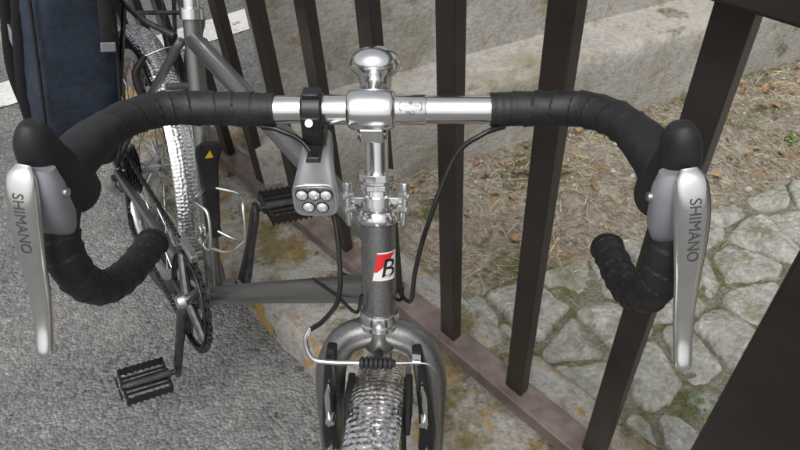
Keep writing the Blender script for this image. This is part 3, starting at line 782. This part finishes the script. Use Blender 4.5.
for (ca,cm) in cl:
    for _ in range(rn.randint(15,45)):
        a_=rn.gauss(ca,.06);m=rn.gauss(cm,.04)
        P=pfn(a_,m)
        if P.dot(n_)<N1+.0 or m>WM-.01 or m<.7: continue
        th=rn.uniform(0,6.28); P.z=zat(P); blade(g,P,rn.uniform(.02,.08),rn.uniform(.0006,.0014),V((math.cos(th),math.sin(th),0)),rn.uniform(0,.45),rn)
for _ in range(500):
    a_=rn.uniform(0,2.4);m=rn.uniform(.45,WM) if rn.random()<.5 else rn.uniform(MB_,MB_+.15); P=pfn(a_,m)
    if P.dot(n_)<N1: continue
    th=rn.uniform(0,6.28); P.z=zat(P)+.008; blade(g,P,rn.uniform(.02,.06),rn.uniform(.0005,.001),V((math.cos(th),math.sin(th),0)),rn.uniform(0,.15),rn)
g.done('dry_grass',DRY)
g=Acc()
def leaf(g,P,L,th,rn):
    d=V((math.cos(th),math.sin(th),rn.uniform(-.2,.3))).normalized(); sd=V((-math.sin(th),math.cos(th),rn.uniform(-.4,.4))).normalized(); up=d.cross(sd)
    vs=[];n=6;cu=rn.uniform(.1,.5)
    for i in range(n+1):
        t=i/n; w=L*.32*math.sin(math.pi*min(1,t*.96+.02))**.8; c=P+d*L*t+up*L*cu*math.sin(t*3)*.4
        vs+=[c-sd*w+up*w*.5,c,c+sd*w+up*w*.5]
    fs=[]
    for i in range(n):
        k=3*i; fs+=[(k,k+1,k+4,k+3),(k+1,k+2,k+5,k+4)]
    g.add(vs,fs)
for _ in range(210):
    a_=rn.uniform(0.,2.4);m=WM-.02-abs(rn.gauss(0,.14)); P=pfn(a_,m)
    if P.dot(n_)<N1 or m<.3: continue
    P.z=zat(P)+.006; leaf(g,P,rn.uniform(.010,.030),rn.uniform(0,6.28),rn)
for _ in range(26):
    P=fnz(rn.uniform(N0+.02,N1-.02),rn.uniform(-2.,.2),KZ+.004); leaf(g,P,rn.uniform(.008,.018),rn.uniform(0,6.28),rn)
g.done('fallen_leaves',LEAF)
g=Acc()
for (a_,m,k) in((.72,.40,14),(1.35,.62,10),(1.05,.20,8),(.55,.70,8),(1.5,.95,22)):
    for _ in range(k):
        P=pfn(a_+rn.gauss(0,.012),m+rn.gauss(0,.012)); P.z=zat(P)+.004; leaf(g,P,rn.uniform(.008,.02),rn.uniform(0,6.28),rn)
for _ in range(14):   # small green tufts along the wall foot and soil
    ca,cm=rn.uniform(.2,2.),rn.choice([WM-.02,WM-.03,rn.uniform(MB_,WM)])
    for _ in range(rn.randint(8,18)):
        P=pfn(ca+rn.gauss(0,.014),min(WM-.006,cm+rn.gauss(0,.010)))
        if P.dot(n_)<N1: continue
        th=rn.uniform(0,6.28); P.z=zat(P); blade(g,P,rn.uniform(.012,.035),rn.uniform(.0008,.0015),V((math.cos(th),math.sin(th),0))*.6,rn.uniform(.5,1.2),rn)
g.done('green_weeds',GRN)
PEB=mat('pebble',(.22,.21,.19),.9,0,.4,40,c2=(.34,.33,.31)); g=Acc()
for _ in range(420):
    P=pfn(rn.uniform(0,2.4),rn.uniform(MB_,WM-.01))
    if P.dot(n_)<N1: continue
    P.z=zat(P)
    r=rn.uniform(.0015,.006)*(1 if rn.random()<.9 else 1.8); seg=7
    vs=[P+V((math.cos(2*math.pi*k/seg)*r*rn.uniform(.7,1.2)*q,math.sin(2*math.pi*k/seg)*r*rn.uniform(.7,1.2)*q,h*r)) for q,h in((1,0),(1,.45),(.55,.95)) for k in range(seg)]
    fs=[(i*seg+k,i*seg+(k+1)%seg,(i+1)*seg+(k+1)%seg,(i+1)*seg+k) for i in range(2) for k in range(seg)]+[tuple(range(2*seg,3*seg))]
    g.add(vs,fs)
g.done('pebbles',PEB)

# ------------------------------------------------------------------ camera
cam=bpy.data.cameras.new('camera'); co=bpy.data.objects.new('camera',cam); col.objects.link(co); scene.camera=co
cam.sensor_width=36; cam.lens=36*640.43/800; cam.clip_start=.01; cam.clip_end=1000
co.matrix_world=Matrix.Translation((0,0,1.1568))@Matrix.Rotation(math.radians(90-43.865),4,'X')@Matrix.Rotation(math.radians(-4.351),4,'Z')
# ------------------------------------------------------------------ light
w=bpy.data.worlds.new('World'); scene.world=w; w.use_nodes=True; nt=w.node_tree
bg=nt.nodes['Background']; sky=nt.nodes.new('ShaderNodeTexSky'); sky.sky_type='NISHITA'; sky.sun_disc=False
EL,AZ=math.radians(62),math.radians(200)
sky.sun_elevation=EL; sky.sun_rotation=AZ; sky.air_density=1.2; sky.dust_density=5.
hs=nt.nodes.new('ShaderNodeHueSaturation'); hs.inputs['Saturation'].default_value=.2
nt.links.new(sky.outputs['Color'],hs.inputs['Color']); nt.links.new(hs.outputs['Color'],bg.inputs['Color']); bg.inputs['Strength'].default_value=.15
sl=bpy.data.lights.new('sun','SUN'); so=bpy.data.objects.new('sun',sl); col.objects.link(so)
sl.energy=1.3; sl.angle=math.radians(40); sl.color=(1,.97,.93)
sd=V((math.sin(AZ)*math.cos(EL),math.cos(AZ)*math.cos(EL),math.sin(EL)))
so.rotation_euler=sd.to_track_quat('Z','Y').to_euler(); so.location=(0,0,5)
scene.view_settings.view_transform='Standard'; scene.view_settings.look='None'; scene.view_settings.exposure=0
